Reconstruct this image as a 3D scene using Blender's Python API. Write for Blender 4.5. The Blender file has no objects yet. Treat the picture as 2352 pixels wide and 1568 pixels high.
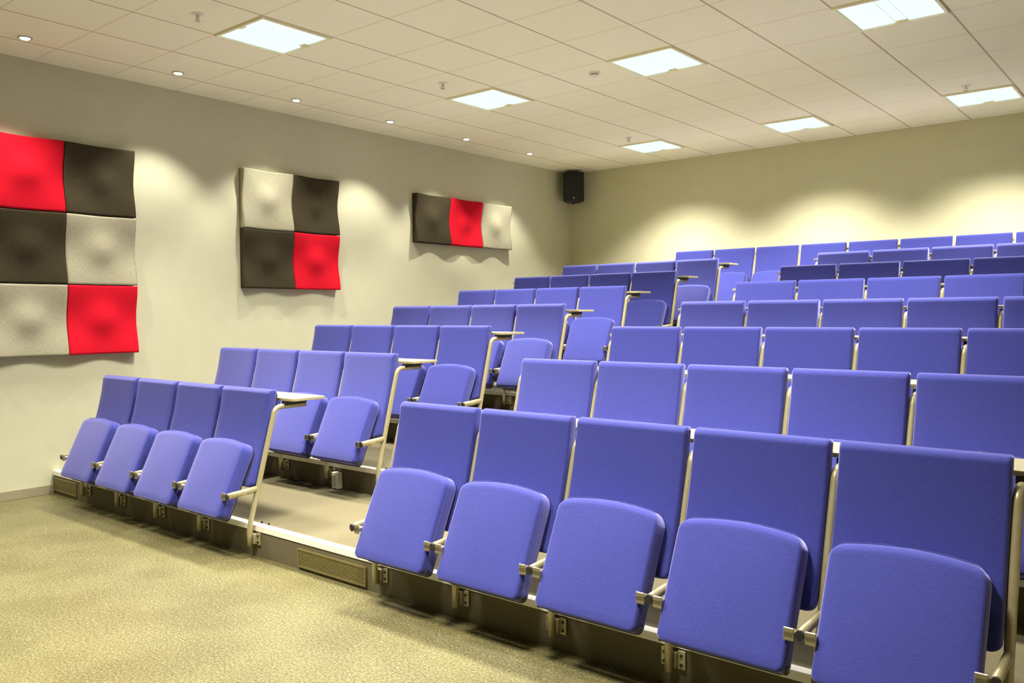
import bpy, bmesh, math, random
from mathutils import Vector, Matrix
random.seed(7)
C = bpy.context.scene.collection
SC = bpy.context.scene

# ------------------------------------------------------------------ key dimensions (metres)
H = 3.476            # ceiling height
YW = 7.235           # back wall
XR_WALL = 8.6        # right wall
YF = -6.4            # front wall
XL, P = 0.63, 0.5597 # first seat post, seat pitch
RP, RISE = 1.0031, 0.18   # row pitch, step height
GX, GY = 1.641, 0.521     # ceiling grid origin
NROW = 8

# ------------------------------------------------------------------ camera, world, exposure
cam = bpy.data.cameras.new('camera')
camo = bpy.data.objects.new('camera', cam)
C.objects.link(camo)
camo.location = (7.2362, -2.8579, 1.4352)
camo.rotation_mode = 'XYZ'
camo.rotation_euler = (1.5382, 0.0067, 0.6926)
cam.sensor_width = 36
cam.lens = 29.575
cam.clip_start = 0.05
SC.camera = camo
w = bpy.data.worlds.new('world'); SC.world = w; w.use_nodes = True
w.node_tree.nodes['Background'].inputs[0].default_value = (1, .95, .85, 1)
w.node_tree.nodes['Background'].inputs[1].default_value = 0.0
SC.view_settings.view_transform = 'Standard'
SC.view_settings.look = 'None'
SC.view_settings.gamma = 1
SC.view_settings.use_curve_mapping = False
SC.view_settings.exposure = 0.3
PANEL_W = 40.0
SPOT_W = 46.0
WARM = (1.0, 0.965, 0.81)

# ------------------------------------------------------------------ materials
def mat(name, col, rough=.6, metal=0, noise=0, nscale=40, bump=0, spec=.5, sheen=0, emit=None, estr=0, stretch=None, col2=None):
    m = bpy.data.materials.new(name); m.use_nodes = True
    nt = m.node_tree; b = nt.nodes['Principled BSDF']
    b.inputs['Base Color'].default_value = (*col, 1)
    b.inputs['Roughness'].default_value = rough
    b.inputs['Metallic'].default_value = metal
    b.inputs['Specular IOR Level'].default_value = spec
    if sheen:
        b.inputs['Sheen Weight'].default_value = sheen
        b.inputs['Sheen Roughness'].default_value = .4
        b.inputs['Sheen Tint'].default_value = (.55, .52, 1.0, 1)
    if emit:
        b.inputs['Emission Color'].default_value = (*emit, 1)
        b.inputs['Emission Strength'].default_value = estr
    if noise or bump:
        tc = nt.nodes.new('ShaderNodeTexCoord'); mp = nt.nodes.new('ShaderNodeMapping')
        nz = nt.nodes.new('ShaderNodeTexNoise')
        nz.inputs['Scale'].default_value = nscale; nz.inputs['Detail'].default_value = 3
        if stretch: mp.inputs['Scale'].default_value = stretch
        nt.links.new(tc.outputs['Object'], mp.inputs[0]); nt.links.new(mp.outputs[0], nz.inputs['Vector'])
        if noise:
            mx = nt.nodes.new('ShaderNodeMix'); mx.data_type = 'RGBA'
            c2 = col2 or tuple(c*(1-noise) for c in col)
            mx.inputs[6].default_value = (*col, 1); mx.inputs[7].default_value = (*c2, 1)
            cr = nt.nodes.new('ShaderNodeMapRange')
            cr.inputs[1].default_value = .35; cr.inputs[2].default_value = .65
            nt.links.new(nz.outputs['Fac'], cr.inputs[0]); nt.links.new(cr.outputs[0], mx.inputs[0])
            nt.links.new(mx.outputs[2], b.inputs['Base Color'])
        if bump:
            bp = nt.nodes.new('ShaderNodeBump'); bp.inputs['Strength'].default_value = bump
            bp.inputs['Distance'].default_value = .002
            nt.links.new(nz.outputs['Fac'], bp.inputs['Height']); nt.links.new(bp.outputs[0], b.inputs['Normal'])
    return m

M_wall = mat('wall_paint', (.56, .545, .40), .75, noise=.03, nscale=6, spec=.25)
M_wallb = mat('wall_paint_back', (.59, .57, .395), .75, noise=.03, nscale=6, spec=.25)
M_carpet = mat('tier_covering', (.142, .121, .072), .85, noise=.16, nscale=160, bump=.15, spec=.2)
M_base = mat('baseboard_vinyl', (.30, .26, .17), .6, noise=.08, nscale=20)
M_blue = mat('blue_wool', (.045, .051, .272), .85, noise=.16, nscale=70, bump=.25, spec=.12, sheen=1.0, stretch=(1, 3, 5))
M_black = mat('black_plastic', (.012, .012, .012), .5, noise=.2, nscale=60)
M_metal = mat('beige_painted_metal', (.42, .365, .215), .28, metal=.35, noise=.04, nscale=30)
M_clip = mat('zinc_clip', (.38, .34, .245), .35, metal=.8, noise=.1, nscale=50)
M_bolt = mat('black_bolt', (.02, .018, .015), .4, noise=.1, nscale=100)
M_desk = mat('desk_laminate', (.35, .315, .215), .35, noise=.04, nscale=60)
M_edge = mat('desk_edge', (.36, .31, .17), .45, noise=.08, nscale=60)
M_nose = mat('nosing_aluminium', (.90, .87, .78), .35, noise=.05, nscale=90)
M_grille = mat('grille_bronze', (.22, .18, .07), .5, metal=.3, noise=.06, nscale=40)
M_red = mat('red_felt', (.62, .010, .026), .95, noise=.12, nscale=160, bump=.3, spec=.05)
M_dark = mat('charcoal_felt', (.066, .054, .032), .95, noise=.45, nscale=170, bump=.3, spec=.05)
M_light = mat('pale_grey_felt', (.44, .41, .30), .95, noise=.30, nscale=170, bump=.3, spec=.05)
M_frame = mat('luminaire_frame', (.90, .86, .62), .4, noise=.03, nscale=30)
M_diff = mat('luminaire_diffuser', (.04, .05, .05), .5, emit=(.69, .88, .88), estr=1.0, noise=.01, nscale=10)
M_strip = mat('luminaire_strip', (.04, .05, .05), .5, emit=(.68, .86, .85), estr=1.0, noise=.01, nscale=10)
M_lamp = mat('spot_lamp_glow', (.9, .95, .95), .5, emit=(.95, 1.0, 1.0), estr=12, noise=.01, nscale=10)
M_chrome = mat('brushed_ring', (.62, .57, .47), .3, metal=.8, noise=.05, nscale=60)
M_white = mat('white_plastic', (.80, .78, .70), .4, noise=.04, nscale=30)
M_speaker = mat('speaker_black', (.008, .008, .008), .55, noise=.2, nscale=80)
M_mesh = mat('speaker_grille_cloth', (.006, .006, .006), .7, noise=.5, nscale=300, bump=.3)
M_silver = mat('silver_badge', (.75, .75, .75), .25, metal=.9, noise=.05, nscale=90)

def floor_mat():
    m = bpy.data.materials.new('speckled_floor'); m.use_nodes = True
    nt = m.node_tree; b = nt.nodes['Principled BSDF']; N = nt.nodes.new; L = nt.links.new
    tc = N('ShaderNodeTexCoord')
    n1 = N('ShaderNodeTexNoise'); n1.inputs['Scale'].default_value = 95; n1.inputs['Detail'].default_value = 6
    n2 = N('ShaderNodeTexNoise'); n2.inputs['Scale'].default_value = 2.2; n2.inputs['Detail'].default_value = 5
    v = N('ShaderNodeTexVoronoi'); v.inputs['Scale'].default_value = 62
    for n in (n1, n2, v): L(tc.outputs['Object'], n.inputs['Vector'])
    r1 = N('ShaderNodeValToRGB')
    r1.color_ramp.elements[0].position = .38; r1.color_ramp.elements[0].color = (.088, .076, .032, 1)
    r1.color_ramp.elements[1].position = .62; r1.color_ramp.elements[1].color = (.190, .171, .081, 1)
    L(n1.outputs['Fac'], r1.inputs[0])
    r2 = N('ShaderNodeValToRGB')
    r2.color_ramp.elements[0].position = .38; r2.color_ramp.elements[0].color = (.80, .78, .72, 1)
    r2.color_ramp.elements[1].position = .62; r2.color_ramp.elements[1].color = (1, 1, 1, 1)
    L(n2.outputs['Fac'], r2.inputs[0])
    mu = N('ShaderNodeMix'); mu.data_type = 'RGBA'; mu.blend_type = 'MULTIPLY'; mu.inputs[0].default_value = 1
    L(r1.outputs[0], mu.inputs[6]); L(r2.outputs[0], mu.inputs[7])
    lt = N('ShaderNodeMath'); lt.operation = 'LESS_THAN'; lt.inputs[1].default_value = .16
    L(v.outputs['Distance'], lt.inputs[0])
    sp = N('ShaderNodeSeparateColor'); L(v.outputs['Color'], sp.inputs[0])
    gt = N('ShaderNodeMath'); gt.operation = 'GREATER_THAN'; gt.inputs[1].default_value = .62
    L(sp.outputs[0], gt.inputs[0])
    an = N('ShaderNodeMath'); an.operation = 'MULTIPLY'; L(lt.outputs[0], an.inputs[0]); L(gt.outputs[0], an.inputs[1])
    m2 = N('ShaderNodeMix'); m2.data_type = 'RGBA'
    L(an.outputs[0], m2.inputs[0]); L(mu.outputs[2], m2.inputs[6]); m2.inputs[7].default_value = (.42, .385, .26, 1)
    L(m2.outputs[2], b.inputs['Base Color'])
    b.inputs['Roughness'].default_value = .42
    b.inputs['Specular IOR Level'].default_value = .35
    bp = N('ShaderNodeBump'); bp.inputs['Strength'].default_value = .25; bp.inputs['Distance'].default_value = .003
    L(n1.outputs['Fac'], bp.inputs['Height']); L(bp.outputs[0], b.inputs['Normal'])
    return m

def ceiling_mat():
    m = bpy.data.materials.new('ceiling_tiles'); m.use_nodes = True
    nt = m.node_tree; b = nt.nodes['Principled BSDF']; N = nt.nodes.new; L = nt.links.new
    tc = N('ShaderNodeTexCoord'); s = N('ShaderNodeSeparateXYZ'); L(tc.outputs['Object'], s.inputs[0])
    def line(out, o, wd):
        a = N('ShaderNodeMath'); a.operation = 'SUBTRACT'; a.inputs[1].default_value = o; L(out, a.inputs[0])
        p = N('ShaderNodeMath'); p.operation = 'PINGPONG'; p.inputs[1].default_value = .3; L(a.outputs[0], p.inputs[0])
        c = N('ShaderNodeMapRange'); c.inputs[1].default_value = wd*.5; c.inputs[2].default_value = wd
        c.inputs[3].default_value = 1; c.inputs[4].default_value = 0
        L(p.outputs[0], c.inputs[0]); return c.outputs[0]
    lx = line(s.outputs[0], GX, .010); ly = line(s.outputs[1], GY, .0065)
    n = N('ShaderNodeTexNoise'); n.inputs['Scale'].default_value = 120; n.inputs['Detail'].default_value = 2
    L(tc.outputs['Object'], n.inputs['Vector'])
    base = N('ShaderNodeMix'); base.data_type = 'RGBA'; L(n.outputs['Fac'], base.inputs[0])
    base.inputs[6].default_value = (.89, .865, .69, 1); base.inputs[7].default_value = (.94, .915, .74, 1)
    m1 = N('ShaderNodeMix'); m1.data_type = 'RGBA'; L(ly, m1.inputs[0]); L(base.outputs[2], m1.inputs[6])
    m1.inputs[7].default_value = (.74, .67, .48, 1)
    m2 = N('ShaderNodeMix'); m2.data_type = 'RGBA'; L(lx, m2.inputs[0]); L(m1.outputs[2], m2.inputs[6])
    m2.inputs[7].default_value = (.52, .45, .33, 1)
    L(m2.outputs[2], b.inputs['Base Color']); b.inputs['Roughness'].default_value = .9
    b.inputs['Specular IOR Level'].default_value = .1
    return m
M_floor = floor_mat(); M_ceil = ceiling_mat()

# ------------------------------------------------------------------ mesh helpers
def obj(name, bm, m, parent=None, smooth=False):
    me = bpy.data.meshes.new(name)
    bmesh.ops.recalc_face_normals(bm, faces=bm.faces)
    bm.to_mesh(me); bm.free(); me.materials.append(m)
    if smooth:
        for p in me.polygons: p.use_smooth = True
    o = bpy.data.objects.new(name, me); C.objects.link(o)
    if parent: o.parent = parent
    return o
def box_into(bm, x0, x1, y0, y1, z0, z1, bev=0, seg=2):
    vs = [bm.verts.new((x, y, z)) for x in (x0, x1) for y in (y0, y1) for z in (z0, z1)]
    fs = [(0, 1, 3, 2), (4, 6, 7, 5), (0, 4, 5, 1), (2, 3, 7, 6), (0, 2, 6, 4), (1, 5, 7, 3)]
    ff = [bm.faces.new([vs[i] for i in f]) for f in fs]
    if bev:
        es = {e for f in ff for e in f.edges}
        bmesh.ops.bevel(bm, geom=list(es), offset=bev, segments=seg, affect='EDGES', profile=.5)
    return bm
def box(x0, x1, y0, y1, z0, z1, bev=0, seg=2):
    return box_into(bmesh.new(), x0, x1, y0, y1, z0, z1, bev, seg)
def cyl_into(bm, c, r, axis, length, seg=16, r2=None):
    """cylinder from c along axis"""
    a = Vector(axis).normalized(); q = Vector((0, 0, 1)).rotation_difference(a).to_matrix().to_4x4()
    mt = Matrix.Translation(Vector(c)) @ q @ Matrix.Translation((0, 0, length/2))
    bmesh.ops.create_cone(bm, cap_ends=True, segments=seg, radius1=r, radius2=r if r2 is None else r2, depth=length, matrix=mt)
    return bm
def fillet(pts, rads, n=6):
    """round the inner corners of a polyline"""
    out = [Vector(pts[0])]
    for i in range(1, len(pts)-1):
        p = Vector(pts[i]); a = (Vector(pts[i-1])-p).normalized(); b = (Vector(pts[i+1])-p).normalized()
        ang = a.angle(b); d = rads[i-1]/math.tan(ang/2)
        p0 = p+a*d; p1 = p+b*d
        for k in range(n+1):
            t = k/n
            out.append(p0*(1-t)**2 + p*2*t*(1-t) + p1*t*t)
    out.append(Vector(pts[-1])); return out
def tube_into(bm, pts, r, seg=12, rx=None, cap=True):
    rings = []
    up = Vector((1, 0, 0))
    for i, p in enumerate(pts):
        t = (pts[min(i+1, len(pts)-1)]-pts[max(i-1, 0)]).normalized()
        u = (up - t*up.dot(t)).normalized(); v = t.cross(u)
        rings.append([bm.verts.new(p+u*math.cos(k*2*math.pi/seg)*(rx or r)+v*math.sin(k*2*math.pi/seg)*r) for k in range(seg)])
    for a, b in zip(rings, rings[1:]):
        for k in range(seg): bm.faces.new((a[k], a[(k+1) % seg], b[(k+1) % seg], b[k]))
    if cap: bm.faces.new(rings[0][::-1]); bm.faces.new(rings[-1])
    return bm
def slab(wd, ln, th, rb, rt, fil, nx=8, ny=10, arch=0, puff=0, bendf=None, fil_seg=4, roll=0):
    """upholstered slab: width along x, length along local s (0..ln), depth 0..th ; returned in (x, depth, s)"""
    bm = bmesh.new()
    vs = [bm.verts.new((x, y, z)) for x in (-wd/2, wd/2) for y in (0, th) for z in (0, ln)]
    for f in [(0, 1, 3, 2), (4, 6, 7, 5), (0, 4, 5, 1), (2, 3, 7, 6), (0, 2, 6, 4), (1, 5, 7, 3)]: bm.faces.new([vs[i] for i in f])
    bmesh.ops.recalc_face_normals(bm, faces=bm.faces)
    for top, r in ((False, rb), (True, rt)):
        if r <= 0: continue
        es = [e for e in bm.edges if abs(e.verts[0].co.y-e.verts[1].co.y) > th*.5 and all((v.co.z > ln/2) == top for v in e.verts)]
        bmesh.ops.bevel(bm, geom=es, offset=r, segments=6, affect='EDGES', profile=.5)
    es = [e for e in bm.edges if abs(e.verts[0].co.y-e.verts[1].co.y) < 1e-6 and len(e.link_faces) == 2 and e.calc_face_angle(0) > 1.0]
    bmesh.ops.bevel(bm, geom=es, offset=fil, segments=fil_seg, affect='EDGES', profile=.5)
    for i in range(1, nx):
        x = -wd/2+wd*i/nx
        bmesh.ops.bisect_plane(bm, geom=bm.verts[:]+bm.edges[:]+bm.faces[:], plane_co=(x, 0, 0), plane_no=(1, 0, 0))
    for i in range(1, ny):
        z = ln*i/ny
        bmesh.ops.bisect_plane(bm, geom=bm.verts[:]+bm.edges[:]+bm.faces[:], plane_co=(0, 0, z), plane_no=(0, 0, 1))
    if roll:
        for q in (.95, .82, .66, .48, .3, .14):
            bmesh.ops.bisect_plane(bm, geom=bm.verts[:]+bm.edges[:]+bm.faces[:], plane_co=(0, 0, ln-roll*q), plane_no=(0, 0, 1))
    for v in bm.verts:
        x, y, z = v.co
        u = x/(wd/2); s = z/ln
        if roll and z > ln-roll:      # rolled top front edge of the upholstery
            t = min(1, (z-(ln-roll))/roll)
            v.co.y += (1-y/th)*roll*(1-math.sqrt(max(0, 1-t*t)))
        if puff and y < th*.5: v.co.y -= puff*(1-u*u)*max(0, 1-(2*s-1)**2)
        if arch: v.co.z += arch*(1-u*u)*s
        if bendf: v.co.y += bendf(s)
    return bm
def tilt(bm, p0, p1):
    """(x, depth, s) -> world: s runs from p0 to p1 in the yz plane"""
    d = (Vector(p1)-Vector(p0)).normalized(); r = Vector((d.y, -d.x))
    for v in bm.verts:
        x, dp, s = v.co
        v.co = (x, p0[0]+d.x*s+r.x*dp, p0[1]+d.y*s+r.y*dp)
    return bm

def tag(o, label, cat, group=None, kind=None):
    o['label'] = label; o['category'] = cat
    if group: o['group'] = group
    if kind: o['kind'] = kind
    return o
def empty(name, loc=(0, 0, 0), rz=0):
    o = bpy.data.objects.new(name, None); C.objects.link(o)
    o.location = loc; o.rotation_euler = (0, 0, rz); o.empty_display_size = .1
    return o
def kids(o): return [c for c in bpy.data.objects if c.parent == o]
def copy_tree(o, parent=None):
    c = o.copy(); C.objects.link(c)
    if parent: c.parent = parent
    for ch in kids(o): copy_tree(ch, c)
    return c
def struct(name, bm, m, label, cat):
    o = obj(name, bm, m); o['kind'] = 'structure'; o['label'] = label; o['category'] = cat
    return o

# ------------------------------------------------------------------ the room
struct('floor', box(0, XR_WALL, YF, YW, -.1, 0), M_floor, 'speckled sandy yellow floor in front of the stepped seating', 'floor')
struct('ceiling', box(-.1, XR_WALL+.1, YF-.1, YW+.1, H, H+.1), M_ceil, 'cream suspended ceiling of square tiles', 'ceiling')
struct('wall_left', box(-.1, 0, YF, YW, 0, H), M_wall, 'cream side wall carrying the felt wall panels', 'wall')
struct('wall_back', box(-.1, XR_WALL+.1, YW, YW+.1, 0, H), M_wallb, 'cream wall behind the top row of seats', 'wall')
struct('wall_right', box(XR_WALL, XR_WALL+.1, YF, YW, 0, H), M_wall, 'plain cream wall on the right side', 'wall')
struct('wall_front', box(-.1, XR_WALL+.1, YF-.1, YF, 0, H), M_wall, 'plain cream wall facing the seats', 'wall')
struct('baseboard_left', box(0, .012, YF, -.002, 0, .075, .003), M_base, 'grey brown skirting along the side wall', 'baseboard')
ORD = ['first', 'second', 'third', 'fourth', 'fifth', 'sixth', 'seventh', 'eighth']
for k in range(NROW):
    y = k*RP
    o = struct('floor_tier', box(0, XR_WALL, y, YW, RISE*k, RISE*(k+1)), M_carpet, 'beige step of the stepped seating carrying the %s row' % ORD[k], 'step')
    bm = box(0, XR_WALL, y-.004, y+.048, RISE*(k+1), RISE*(k+1)+.004)
    box_into(bm, 0, XR_WALL, y-.005, y-.0005, RISE*(k+1)-.028, RISE*(k+1)+.004)
    o = struct('trim_%d' % (k+1), bm, M_nose, 'pale metal edge strip along the %s step' % ORD[k], 'step edge')

# ------------------------------------------------------------------ luminaires
def make_light():
    r = empty('ceiling_light')
    bm = bmesh.new(); a, b, t = .298, .281, .017
    for (x0, x1, y0, y1) in ((-a, a, -a, -b), (-a, a, b, a), (-a, -b, -b, b), (b, a, -b, b)): box_into(bm, x0, x1, y0, y1, -t, 0)
    box_into(bm, -b, b, -b, b, -.003, 0)
    obj('frame', bm, M_frame, r)
    for s in (-1, 1):
        bm = box(min(s*.045, s*.27), max(s*.045, s*.27), -.272, .272, -.009, -.0035, .002, 2)
        obj('diffuser', bm, M_diff, r)
    obj('centre_strip', box(-.038, .038, -.238, .238, -.008, -.0035, .002, 2), M_strip, r)
    return r
lp = make_light()
COLN = ['in the column nearest the left wall', 'in the middle column', 'in the right-hand column']
ROWN = {-4: 'over the open floor', 0: 'over the front rows', 4: 'over the middle rows', 9: 'over the back rows'}
first = True
for r in (-4, 0, 4, 9):
    for c in range(3):
        o = lp if first else copy_tree(lp); first = False
        x = GX+.3+1.8*c; y = GY+.3+.6*r
        o.location = (x, y, H)
        tag(o, 'square ceiling light %s, %s' % (ROWN[r], COLN[c]), 'ceiling light', 'square lights in the tiled ceiling')
        ld = bpy.data.lights.new('panel_light', 'AREA'); ld.shape = 'SQUARE'; ld.size = .5
        ld.energy = PANEL_W; ld.color = WARM; ld.spread = math.radians(112)
        lo = bpy.data.objects.new('panel_light', ld); C.objects.link(lo); lo.parent = o; lo.location = (0, 0, -.019)

def make_spot():
    r = empty('wall_spot_light')
    bm = bmesh.new(); n = 24
    prof = [(.048, 0), (.048, -.006), (.040, -.010), (.034, -.006), (.034, -.001)]
    rings = [[bm.verts.new((rr*math.cos(2*math.pi*i/n), rr*math.sin(2*math.pi*i/n), z)) for i in range(n)] for rr, z in prof]
    for a, b in zip(rings, rings[1:]):
        for i in range(n): bm.faces.new((a[i], a[(i+1) % n], b[(i+1) % n], b[i]))
    obj('ring', bm, M_chrome, r, True)
    bm = bmesh.new(); bmesh.ops.create_uvsphere(bm, u_segments=16, v_segments=8, radius=.033, matrix=Matrix.Scale(.35, 4, (0, 0, 1)) @ Matrix.Identity(4))
    for v in bm.verts: v.co.z -= .006
    bmesh.ops.delete(bm, geom=[f for f in bm.faces if f.calc_center_median().z > -.004], context='FACES')
    obj('lamp', bm, M_lamp, r, True)
    return r
sp = make_spot()
for i, k in enumerate(range(-2, 6)):
    o = sp if i == 0 else copy_tree(sp)
    o.location = (.545, -.34+1.184*k, H)
    nm = {-2: 'beyond the left edge', -1: 'just beyond the left edge', 0: 'farthest from the back corner in view', 1: 'second farthest from the back corner', 2: 'fourth from the back corner',
          3: 'third from the back corner', 4: 'second from the back corner', 5: 'nearest the corner loudspeaker'}[k]
    tag(o, 'small round spotlight above the left wall, %s' % nm, 'spotlight', 'round spotlights along the left wall')
    ld = bpy.data.lights.new('spot_light', 'SPOT'); ld.energy = SPOT_W; ld.spot_size = math.radians(95); ld.spot_blend = .5
    ld.shadow_soft_size = .03; ld.color = (1.0, .965, .82)
    lo = bpy.data.objects.new('spot_light', ld); C.objects.link(lo); lo.parent = o; lo.location = (0, 0, -.03)

# ------------------------------------------------------------------ ceiling fittings
def make_sprinkler():
    r = empty('sprinkler')
    obj('rosette', cyl_into(bmesh.new(), (0, 0, 0), .042, (0, 0, -1), .008, 20, .036), M_white, r)
    bm = cyl_into(bmesh.new(), (0, 0, -.007), .010, (0, 0, -1), .022, 12)
    for s in (-1, 1): box_into(bm, s*.013-.002, s*.013+.002, -.003, .003, -.05, -.024)
    box_into(bm, -.015, .015, -.003, .003, -.029, -.025)
    obj('nozzle', bm, M_chrome, r)
    bm = cyl_into(bmesh.new(), (0, 0, -.05), .018, (0, 0, -1), .003, 16)
    obj('deflector', bm, M_chrome, r)
    return r
s0 = make_sprinkler()
SPR = [((1.94, .22), 'by the front left ceiling light'), ((2.0, 2.52), 'by the middle left ceiling light'), ((2.0, 5.60), 'by the back left ceiling light'), ((5.5, 5.70), 'by the back right ceiling light')]
for i, ((x, y), wh) in enumerate(SPR):
    o = s0 if i == 0 else copy_tree(s0)
    o.location = (x, y, H)
    tag(o, 'small metal fire sprinkler in the ceiling %s' % wh, 'sprinkler', 'fire sprinklers in the ceiling')
sm = empty('smoke_detector', (3.19, 3.13, H))
tag(sm, 'round white smoke detector on the ceiling between the middle lights', 'smoke detector')
obj('base', cyl_into(bmesh.new(), (0, 0, 0), .052, (0, 0, -1), .014, 28, .048), M_white, sm)
bm = bmesh.new()
cyl_into(bm, (0, 0, -.03), .036, (0, 0, -1), .012, 24, .024)
for k in range(8):
    a = k*math.pi/4; x, y = .032*math.cos(a), .032*math.sin(a)
    box_into(bm, x-.004, x+.004, y-.004, y+.004, -.031, -.013)
cyl_into(bm, (0, 0, -.013), .022, (0, 0, -1), .018, 20)
obj('sensor_head', bm, M_white, sm)

# ------------------------------------------------------------------ felt wall panels
S = .5804
def panel_bm(seed):
    rnd = random.Random(seed); bm = bmesh.new(); n = 36; h = S/2-.004
    def d(u, v):
        r2 = (u-.5)**2+(v-.5)**2
        return .045+.019*(math.cos(2*math.pi*u)+math.cos(2*math.pi*v))+.064*math.exp(-r2/.056)
    fr = [[None]*(n+1) for _ in range(n+1)]
    for i in range(n+1):
        for j in range(n+1):
            u, v = i/n, j/n
            fr[i][j] = bm.verts.new((d(u, v), -h+2*h*u, -h+2*h*v))
    for i in range(n):
        for j in range(n): bm.faces.new((fr[i][j], fr[i+1][j], fr[i+1][j+1], fr[i][j+1]))
    ring = [(i, 0) for i in range(n)]+[(n, j) for j in range(n)]+[(n-i, n) for i in range(n)]+[(0, n-j) for j in range(n)]
    bk = [bm.verts.new((0, -h+2*h*i/n, -h+2*h*j/n)) for i, j in ring]
    m = len(ring)
    for k in range(m):
        a = fr[ring[k][0]][ring[k][1]]; b = fr[ring[(k+1) % m][0]][ring[(k+1) % m][1]]
        bm.faces.new((a, bk[k], bk[(k+1) % m], b))
    bm.faces.new(bk)
    return bm
pm = {}
ZT = 2.862
SETS = [(.727-2*S, ['RD', 'DL', 'LR'], 'block of six'), (1.779, ['LD', 'DR'], 'block of four'), (4.072, ['DRL'], 'row of three')]
CN = {'R': ('red', M_red), 'D': ('dark grey', M_dark), 'L': ('pale grey', M_light)}
for y0, rows, nm in SETS:
    for j, rw in enumerate(rows):
        for i, ch in enumerate(rw):
            cn, mm = CN[ch]
            if ch not in pm:
                o = obj('acoustic_wall_panel', panel_bm(1), mm, None, True); pm[ch] = o
                b = bpy.data.objects  # first of its colour
            else:
                o = pm[ch].copy(); C.objects.link(o)
            o.location = (.001, y0-.035+S*(i+.5), ZT-S*(j+.5))
            if len(rows) == 3: pos = ['top', 'middle', 'bottom'][j]+' '+['left', 'right'][i]
            elif len(rows) == 2: pos = ['top', 'bottom'][j]+' '+['left', 'right'][i]
            else: pos = ['left', 'middle', 'right'][i]
            tag(o, '%s dished felt wall panel, %s of the %s on the left wall' % (cn, pos, nm), 'wall panel', 'felt panels in the '+nm)

# ------------------------------------------------------------------ loudspeaker in the corner
sk = empty('loudspeaker', (.20, YW-.22, 3.02), math.radians(38))
tag(sk, 'black loudspeaker hung high in the back left corner', 'loudspeaker')
bm = box(-.145, .145, -.12, .10, 0, .42, .012, 3)
for v in bm.verts:
    if v.co.y > 0: v.co.x *= .62
obj('cabinet', bm, M_speaker, sk)
obj('grille', box(-.13, .13, -.128, -.119, .02, .40, .006, 2), M_mesh, sk)
obj('badge', box(-.012, .012, -.131, -.127, .045, .062, .002, 1), M_silver, sk)
bm = box(-.02, .02, .09, .22, .19, .23); box_into(bm, -.06, .06, .215, .222, .15, .27)
cyl_into(bm, (0, 0, -.02), .02, (0, 0, 1), .03, 12)
obj('bracket', bm, M_speaker, sk)

# ------------------------------------------------------------------ ventilation grilles in the first riser
def grille(x0, x1, z0, z1, label):
    r = empty('vent_grille', (x0, -.001, z0)); wd, h = x1-x0, z1-z0
    bm = bmesh.new(); t = .008
    for (a, b, c, d) in ((0, wd, 0, t), (0, wd, h-t, h), (0, t, t, h-t), (wd-t, wd, t, h-t)): box_into(bm, a, b, -.012, 0, c, d)
    obj('frame', bm, M_grille, r)
    bm = bmesh.new(); n = 9
    for i in range(n):
        z = t+(h-2*t)*(i+.5)/n
        box_into(bm, t, wd-t, -.009, -.002, z-.0035, z+.0025)
    box_into(bm, t, wd-t, -.002, 0, t, h-t)
    obj('louvres', bm, M_grille, r)
    tag(r, label, 'grille', 'vent grilles in the front step')
grille(3.288, 3.872, .018, .122, 'long bronze slatted vent grille in the front step at the aisle')
grille(.012, .43, .03, .135, 'bronze slatted vent grille in the front step against the left wall')

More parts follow.
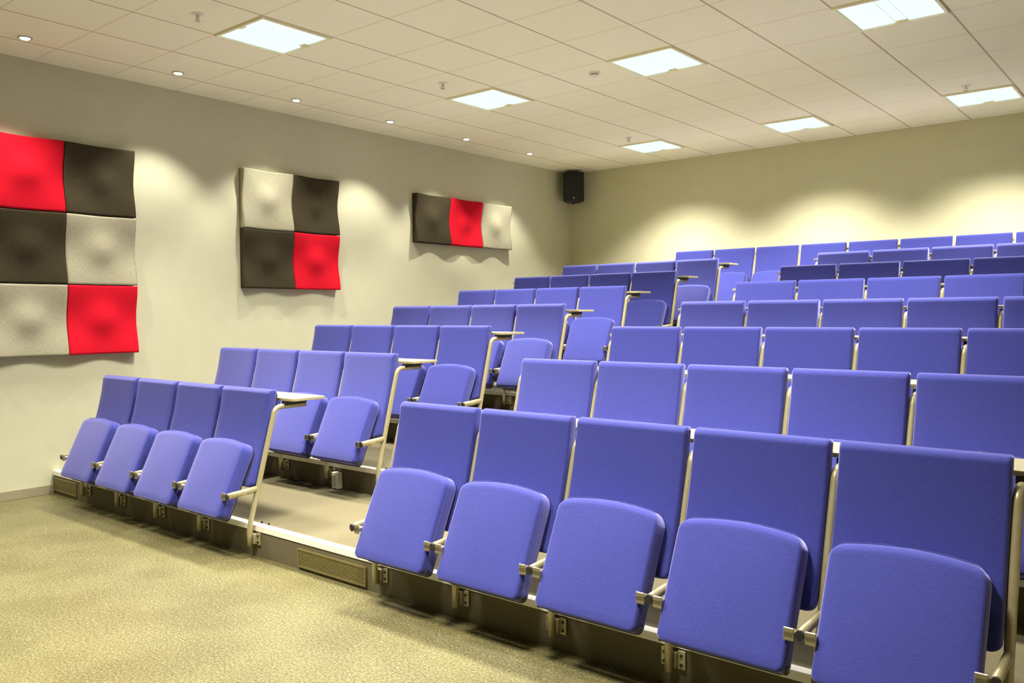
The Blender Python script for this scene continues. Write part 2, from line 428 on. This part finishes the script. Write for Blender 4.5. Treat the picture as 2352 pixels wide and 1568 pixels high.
# ------------------------------------------------------------------ folding seats
B0, B1 = (-.036, .235), (.122, .815)       # front face of the backrest, (y, z) above the tread
S0, S1 = (-.23, .082), (-.042, .492)    # front face of the folded seat
def make_seat():
    r = empty('folding_seat')
    ln = math.hypot(B1[0]-B0[0], B1[1]-B0[1])
    bend = lambda s: .022*4*s*(1-s)-.012*max(0, .25-s)*4*0
    obj('backrest', tilt(slab(.527, ln, .056, .03, .012, .013, bendf=bend, ny=14, roll=.040), B0, B1), M_blue, r, True)
    bm = tilt(slab(.51, ln-.02, .008, .03, .02, .003, bendf=lambda s: .0555+bend(s), ny=14, fil_seg=1), (B0[0]+.002, B0[1]+.008), (B1[0]+.002, B1[1]-.008))
    obj('back_shell', bm, M_black, r, True)
    ls = math.hypot(S1[0]-S0[0], S1[1]-S0[1])
    cu = obj('seat_cushion', tilt(slab(.470, ls, .084, .028, .052, .013, arch=.024, puff=.007, ny=10, roll=.034), S0, S1), M_blue, r, True)
    # seam near the front edge of the cushion
    d = (Vector(S1)-Vector(S0)).normalized(); rr = Vector((d.y, -d.x))
    def q(x, s, dp): return Vector((x, S0[0]+d.x*s+rr.x*dp, S0[1]+d.y*s+rr.y*dp))
    arc = lambda x: .024*(1-(x/.235)**2)
    hw, pts = .2345, []
    pts.append(q(-hw, .05, .024))
    for t in (.2, .4, .6, .8, .86): pts.append(q(-hw, ls*t, .024))
    for k in range(1, 7):
        a = k*math.pi/14; x = -hw+.052*(1-math.cos(a)); pts.append(q(x, ls-.052+.052*math.sin(a)+arc(x), .024))
    for x in (-.12, -.06, 0, .06, .12): pts.append(q(x, ls+arc(x)-.0005, .024))
    for k in range(6, 0, -1):
        a = k*math.pi/14; x = hw-.052*(1-math.cos(a)); pts.append(q(x, ls-.052+.052*math.sin(a)+arc(x), .024))
    for t in (.86, .8, .6, .4, .2): pts.append(q(hw, ls*t, .024))
    pts.append(q(hw, .05, .024))
    obj('seam', tube_into(bmesh.new(), pts, .0016, 6), M_blue, cu, True)
    bm = tilt(slab(.45, ls-.03, .014, .03, .05, .004, arch=.02, fil_seg=2), (S0[0]+rr.x*.080-d.x*.004, S0[1]+rr.y*.080-d.y*.004), (S1[0]+rr.x*.080-d.x*.02, S1[1]+rr.y*.080-d.y*.02))
    obj('seat_shell', bm, M_black, r, True)
    for s in (-1, 1):
        x0, x1 = sorted((s*.226, s*.262))
        bm = box(x0, x1, -.196, -.160, .192, .214, .003, 1)
        box_into(bm, x0, x1, -.196, -.190, .182, .226, .002, 1)
        obj('hinge', bm, M_clip, r)
        x0, x1 = sorted((s*.226, s*.240))
        obj('corner_clip', box(x0, x1, -.196, -.172, .064, .088, .002, 1), M_bolt, r)
    return r

# ------------------------------------------------------------------ posts between the seats
def post_common(r):
    # bracket bolted under the step edge
    bm = bmesh.new()
    for x0, x1 in ((-.052, -.021), (.021, .052)): box_into(bm, x0, x1, -.013, -.002, -.106, -.034, .002, 1)
    box_into(bm, -.0205, .0205, -.030, -.002, -.100, -.040, .002, 1)
    obj('mounting_bracket', bm, M_metal, r)
    for x in (-.037, .037):
        for z in (-.052, -.088):
            obj('bolt', cyl_into(bmesh.new(), (x, -.0125, z), .0062, (0, -1, 0), .006, 8), M_bolt, r)
    for x in (-.036, .036):
        obj('bolt', cyl_into(bmesh.new(), (x, .062, 0), .006, (0, 0, 1), .012, 8), M_bolt, r)
    # arm carrying the seat hinge
    bm = bmesh.new()
    pts = [Vector((0, y, z)) for y, z in ((.004, .222), (-.06, .217), (-.186, .207))]
    tube_into(bm, pts, .019, 14, .0145)
    obj('hinge_arm', bm, M_metal, r, True)
    bm = tube_into(bmesh.new(), [Vector((0, -.186, .207)), Vector((0, -.197, .206))], .0185, 14, .014)
    obj('arm_cap', bm, M_black, r)
LEAN = (B1[0]-B0[0])/(B1[1]-B0[1])
TUBE = .018     # the post runs beside the rear half of the backrests
def lean_y(z): return TUBE+LEAN*(z-.235)
def make_post():
    r = empty('seat_post')
    pts = fillet([(0, -.046, -.108), (0, -.046, .235+(-.046-TUBE)/LEAN), (0, lean_y(.70), .70), (0, .365, .70)], [.30, .055], 8)
    obj('tube', tube_into(bmesh.new(), pts, .0158, 14), M_metal, r, True)
    post_common(r)
    obj('table_spacer', box_into(box(-.016, .016, .222, .37, .7155, .731, .002, 1), -.019, .019, .204, .2215, .7045, .7305, .002, 1), M_black, r)
    return r
def make_back_post():
    r = empty('flat_seat_post')
    bm = bmesh.new()
    za = .235+(-.046-TUBE)/LEAN
    for (y0, z0), (y1, z1) in (((-.046, -.108), (-.046, za)), ((-.046, za), (lean_y(.715), .715))):
        vs = [bm.verts.new((x, y+dy, z)) for (y, z) in ((y0, z0), (y1, z1)) for x in (-.0145, .0145) for dy in (-.012, .012)]
        for f in [(0, 1, 3, 2), (4, 6, 7, 5), (0, 4, 5, 1), (2, 3, 7, 6), (0, 2, 6, 4), (1, 5, 7, 3)]: bm.faces.new([vs[i] for i in f])
    obj('upright', bm, M_metal, r)
    post_common(r)
    return r

seat0 = make_seat(); post0 = make_post(); bpost0 = make_back_post()
state = {'s': 0, 'p': 0, 'b': 0}
def put(o, key, x, k):
    c = o if state[key] == 0 else copy_tree(o); state[key] = 1
    c.location = (x, k*RP, RISE*(k+1))
    return c
def desk(x0, x1, k, label):
    r = empty('writing_desk', (0, k*RP, RISE*(k+1)))
    bm = box(x0, x1, .207, .455, .7315, .7495)
    es = [e for e in bm.edges if abs(e.verts[0].co.z-e.verts[1].co.z) > .01]
    bmesh.ops.bevel(bm, geom=es, offset=.018, segments=4, affect='EDGES', profile=.5)
    es = [e for e in bm.edges if abs(e.verts[0].co.z-e.verts[1].co.z) < 1e-5 and len(e.link_faces) == 2 and e.calc_face_angle(0) > 1]
    bmesh.ops.bevel(bm, geom=es, offset=.002, segments=1, affect='EDGES')
    obj('desk_top', bm, M_desk, r)
    bm = bmesh.new(); out = []
    for cx, cy, a0 in ((x1-.018, .437, 0), (x0+.018, .437, 90), (x0+.018, .225, 180), (x1-.018, .225, 270)):
        for q in range(5):
            a = math.radians(a0+22.5*q); out.append((cx, cy, math.cos(a), math.sin(a)))
    lo = [[bm.verts.new((cx+c*(.018+d), cy+sn*(.018+d), z)) for cx, cy, c, sn in out] for d, z in ((.0002, .7335), (.0014, .7335), (.0014, .7475), (.0002, .7475))]
    n = len(out)
    for q in range(4):
        a, b = lo[q], lo[(q+1) % 4]
        for i in range(n): bm.faces.new((a[i], a[(i+1) % n], b[(i+1) % n], b[i]))
    obj('edge_band', bm, M_edge, r)
    tag(r, label, 'desk', 'writing desks behind the seat rows')

AISLE4 = ['fourth from the aisle', 'third from the aisle', 'second from the aisle', 'nearest the aisle']
AISLE5 = ['nearest the aisle', 'second from the aisle', 'third from the aisle', 'fourth from the aisle', 'fifth from the aisle']
NUM = ['first', 'second', 'third', 'fourth', 'fifth']
for k in range(7):
    row = ORD[k]+' row'
    for j in range(4):
        o = put(seat0, 's', XL+(j+.5)*P, k)
        tag(o, 'blue folded-up seat %s in the %s of the left block' % (AISLE4[j], row), 'seat', 'blue folding seats in the left block')
    for j in range(5):
        o = put(post0, 'p', XL+j*P, k)
        wh = {0: 'at the wall end', 4: 'at the aisle end'}.get(j) or 'between the %s and %s seats from the aisle' % (NUM[3-j], NUM[4-j])
        tag(o, 'beige metal post %s, %s, left block' % (wh, row), 'seat post', 'metal posts in the left block')
    desk(XL-.09, XL+4*P+.09, k, 'narrow beige desk behind the %s of the left block' % row)
    XR = XL+6*P
    for j in range(5):
        o = put(seat0, 's', XR+(j+.5)*P, k)
        tag(o, 'blue folded-up seat %s in the %s of the right block' % (AISLE5[j], row), 'seat', 'blue folding seats in the right block')
    for j in range(6):
        o = put(post0, 'p', XR+j*P, k)
        wh = {0: 'at the aisle end', 5: 'at the far right end'}.get(j) or 'between the %s and %s seats from the aisle' % (NUM[j-1], NUM[j])
        tag(o, 'beige metal post %s, %s, right block' % (wh, row), 'seat post', 'metal posts in the right block')
    desk(XR-.06, XR+5*P+.09, k, 'narrow beige desk behind the %s of the right block' % row)
NTH = ['leftmost', 'second from the left', 'third from the left', 'fourth from the left', 'fifth from the left', 'sixth from the left', 'seventh from the left', 'eighth from the left', 'rightmost']
for j in range(9):
    o = put(seat0, 's', XL+(j+2.5)*P, 7)
    tag(o, 'blue folded-up seat %s in the top row against the back wall' % NTH[j], 'seat', 'blue folding seats in the top row')
for j in range(10):
    o = put(bpost0, 'b', XL+(j+2)*P, 7)
    wh = 'left of the leftmost seat' if j == 0 else 'right of the rightmost seat' if j == 9 else 'right of the seat '+(NTH[j-1] if j > 1 else 'leftmost')
    if j == 1: wh = 'right of the leftmost seat'
    tag(o, 'flat beige metal post %s in the top row' % wh, 'seat post', 'flat posts in the top row')

# ------------------------------------------------------------------ white cable box under the second row
cb = empty('socket_box', (2.40, RP-.001, .245))
tag(cb, 'small white socket box hanging under the second row by the aisle', 'socket box')
obj('casing', box(-.038, .038, -.045, 0, -.06, .06, .008, 3), M_white, cb)
bm = box(-.026, .006, -.049, -.044, -.042, .042, .002, 1)
obj('socket_plate', bm, mat('socket_grey', (.5, .47, .38), .5, noise=.3, nscale=120), cb)
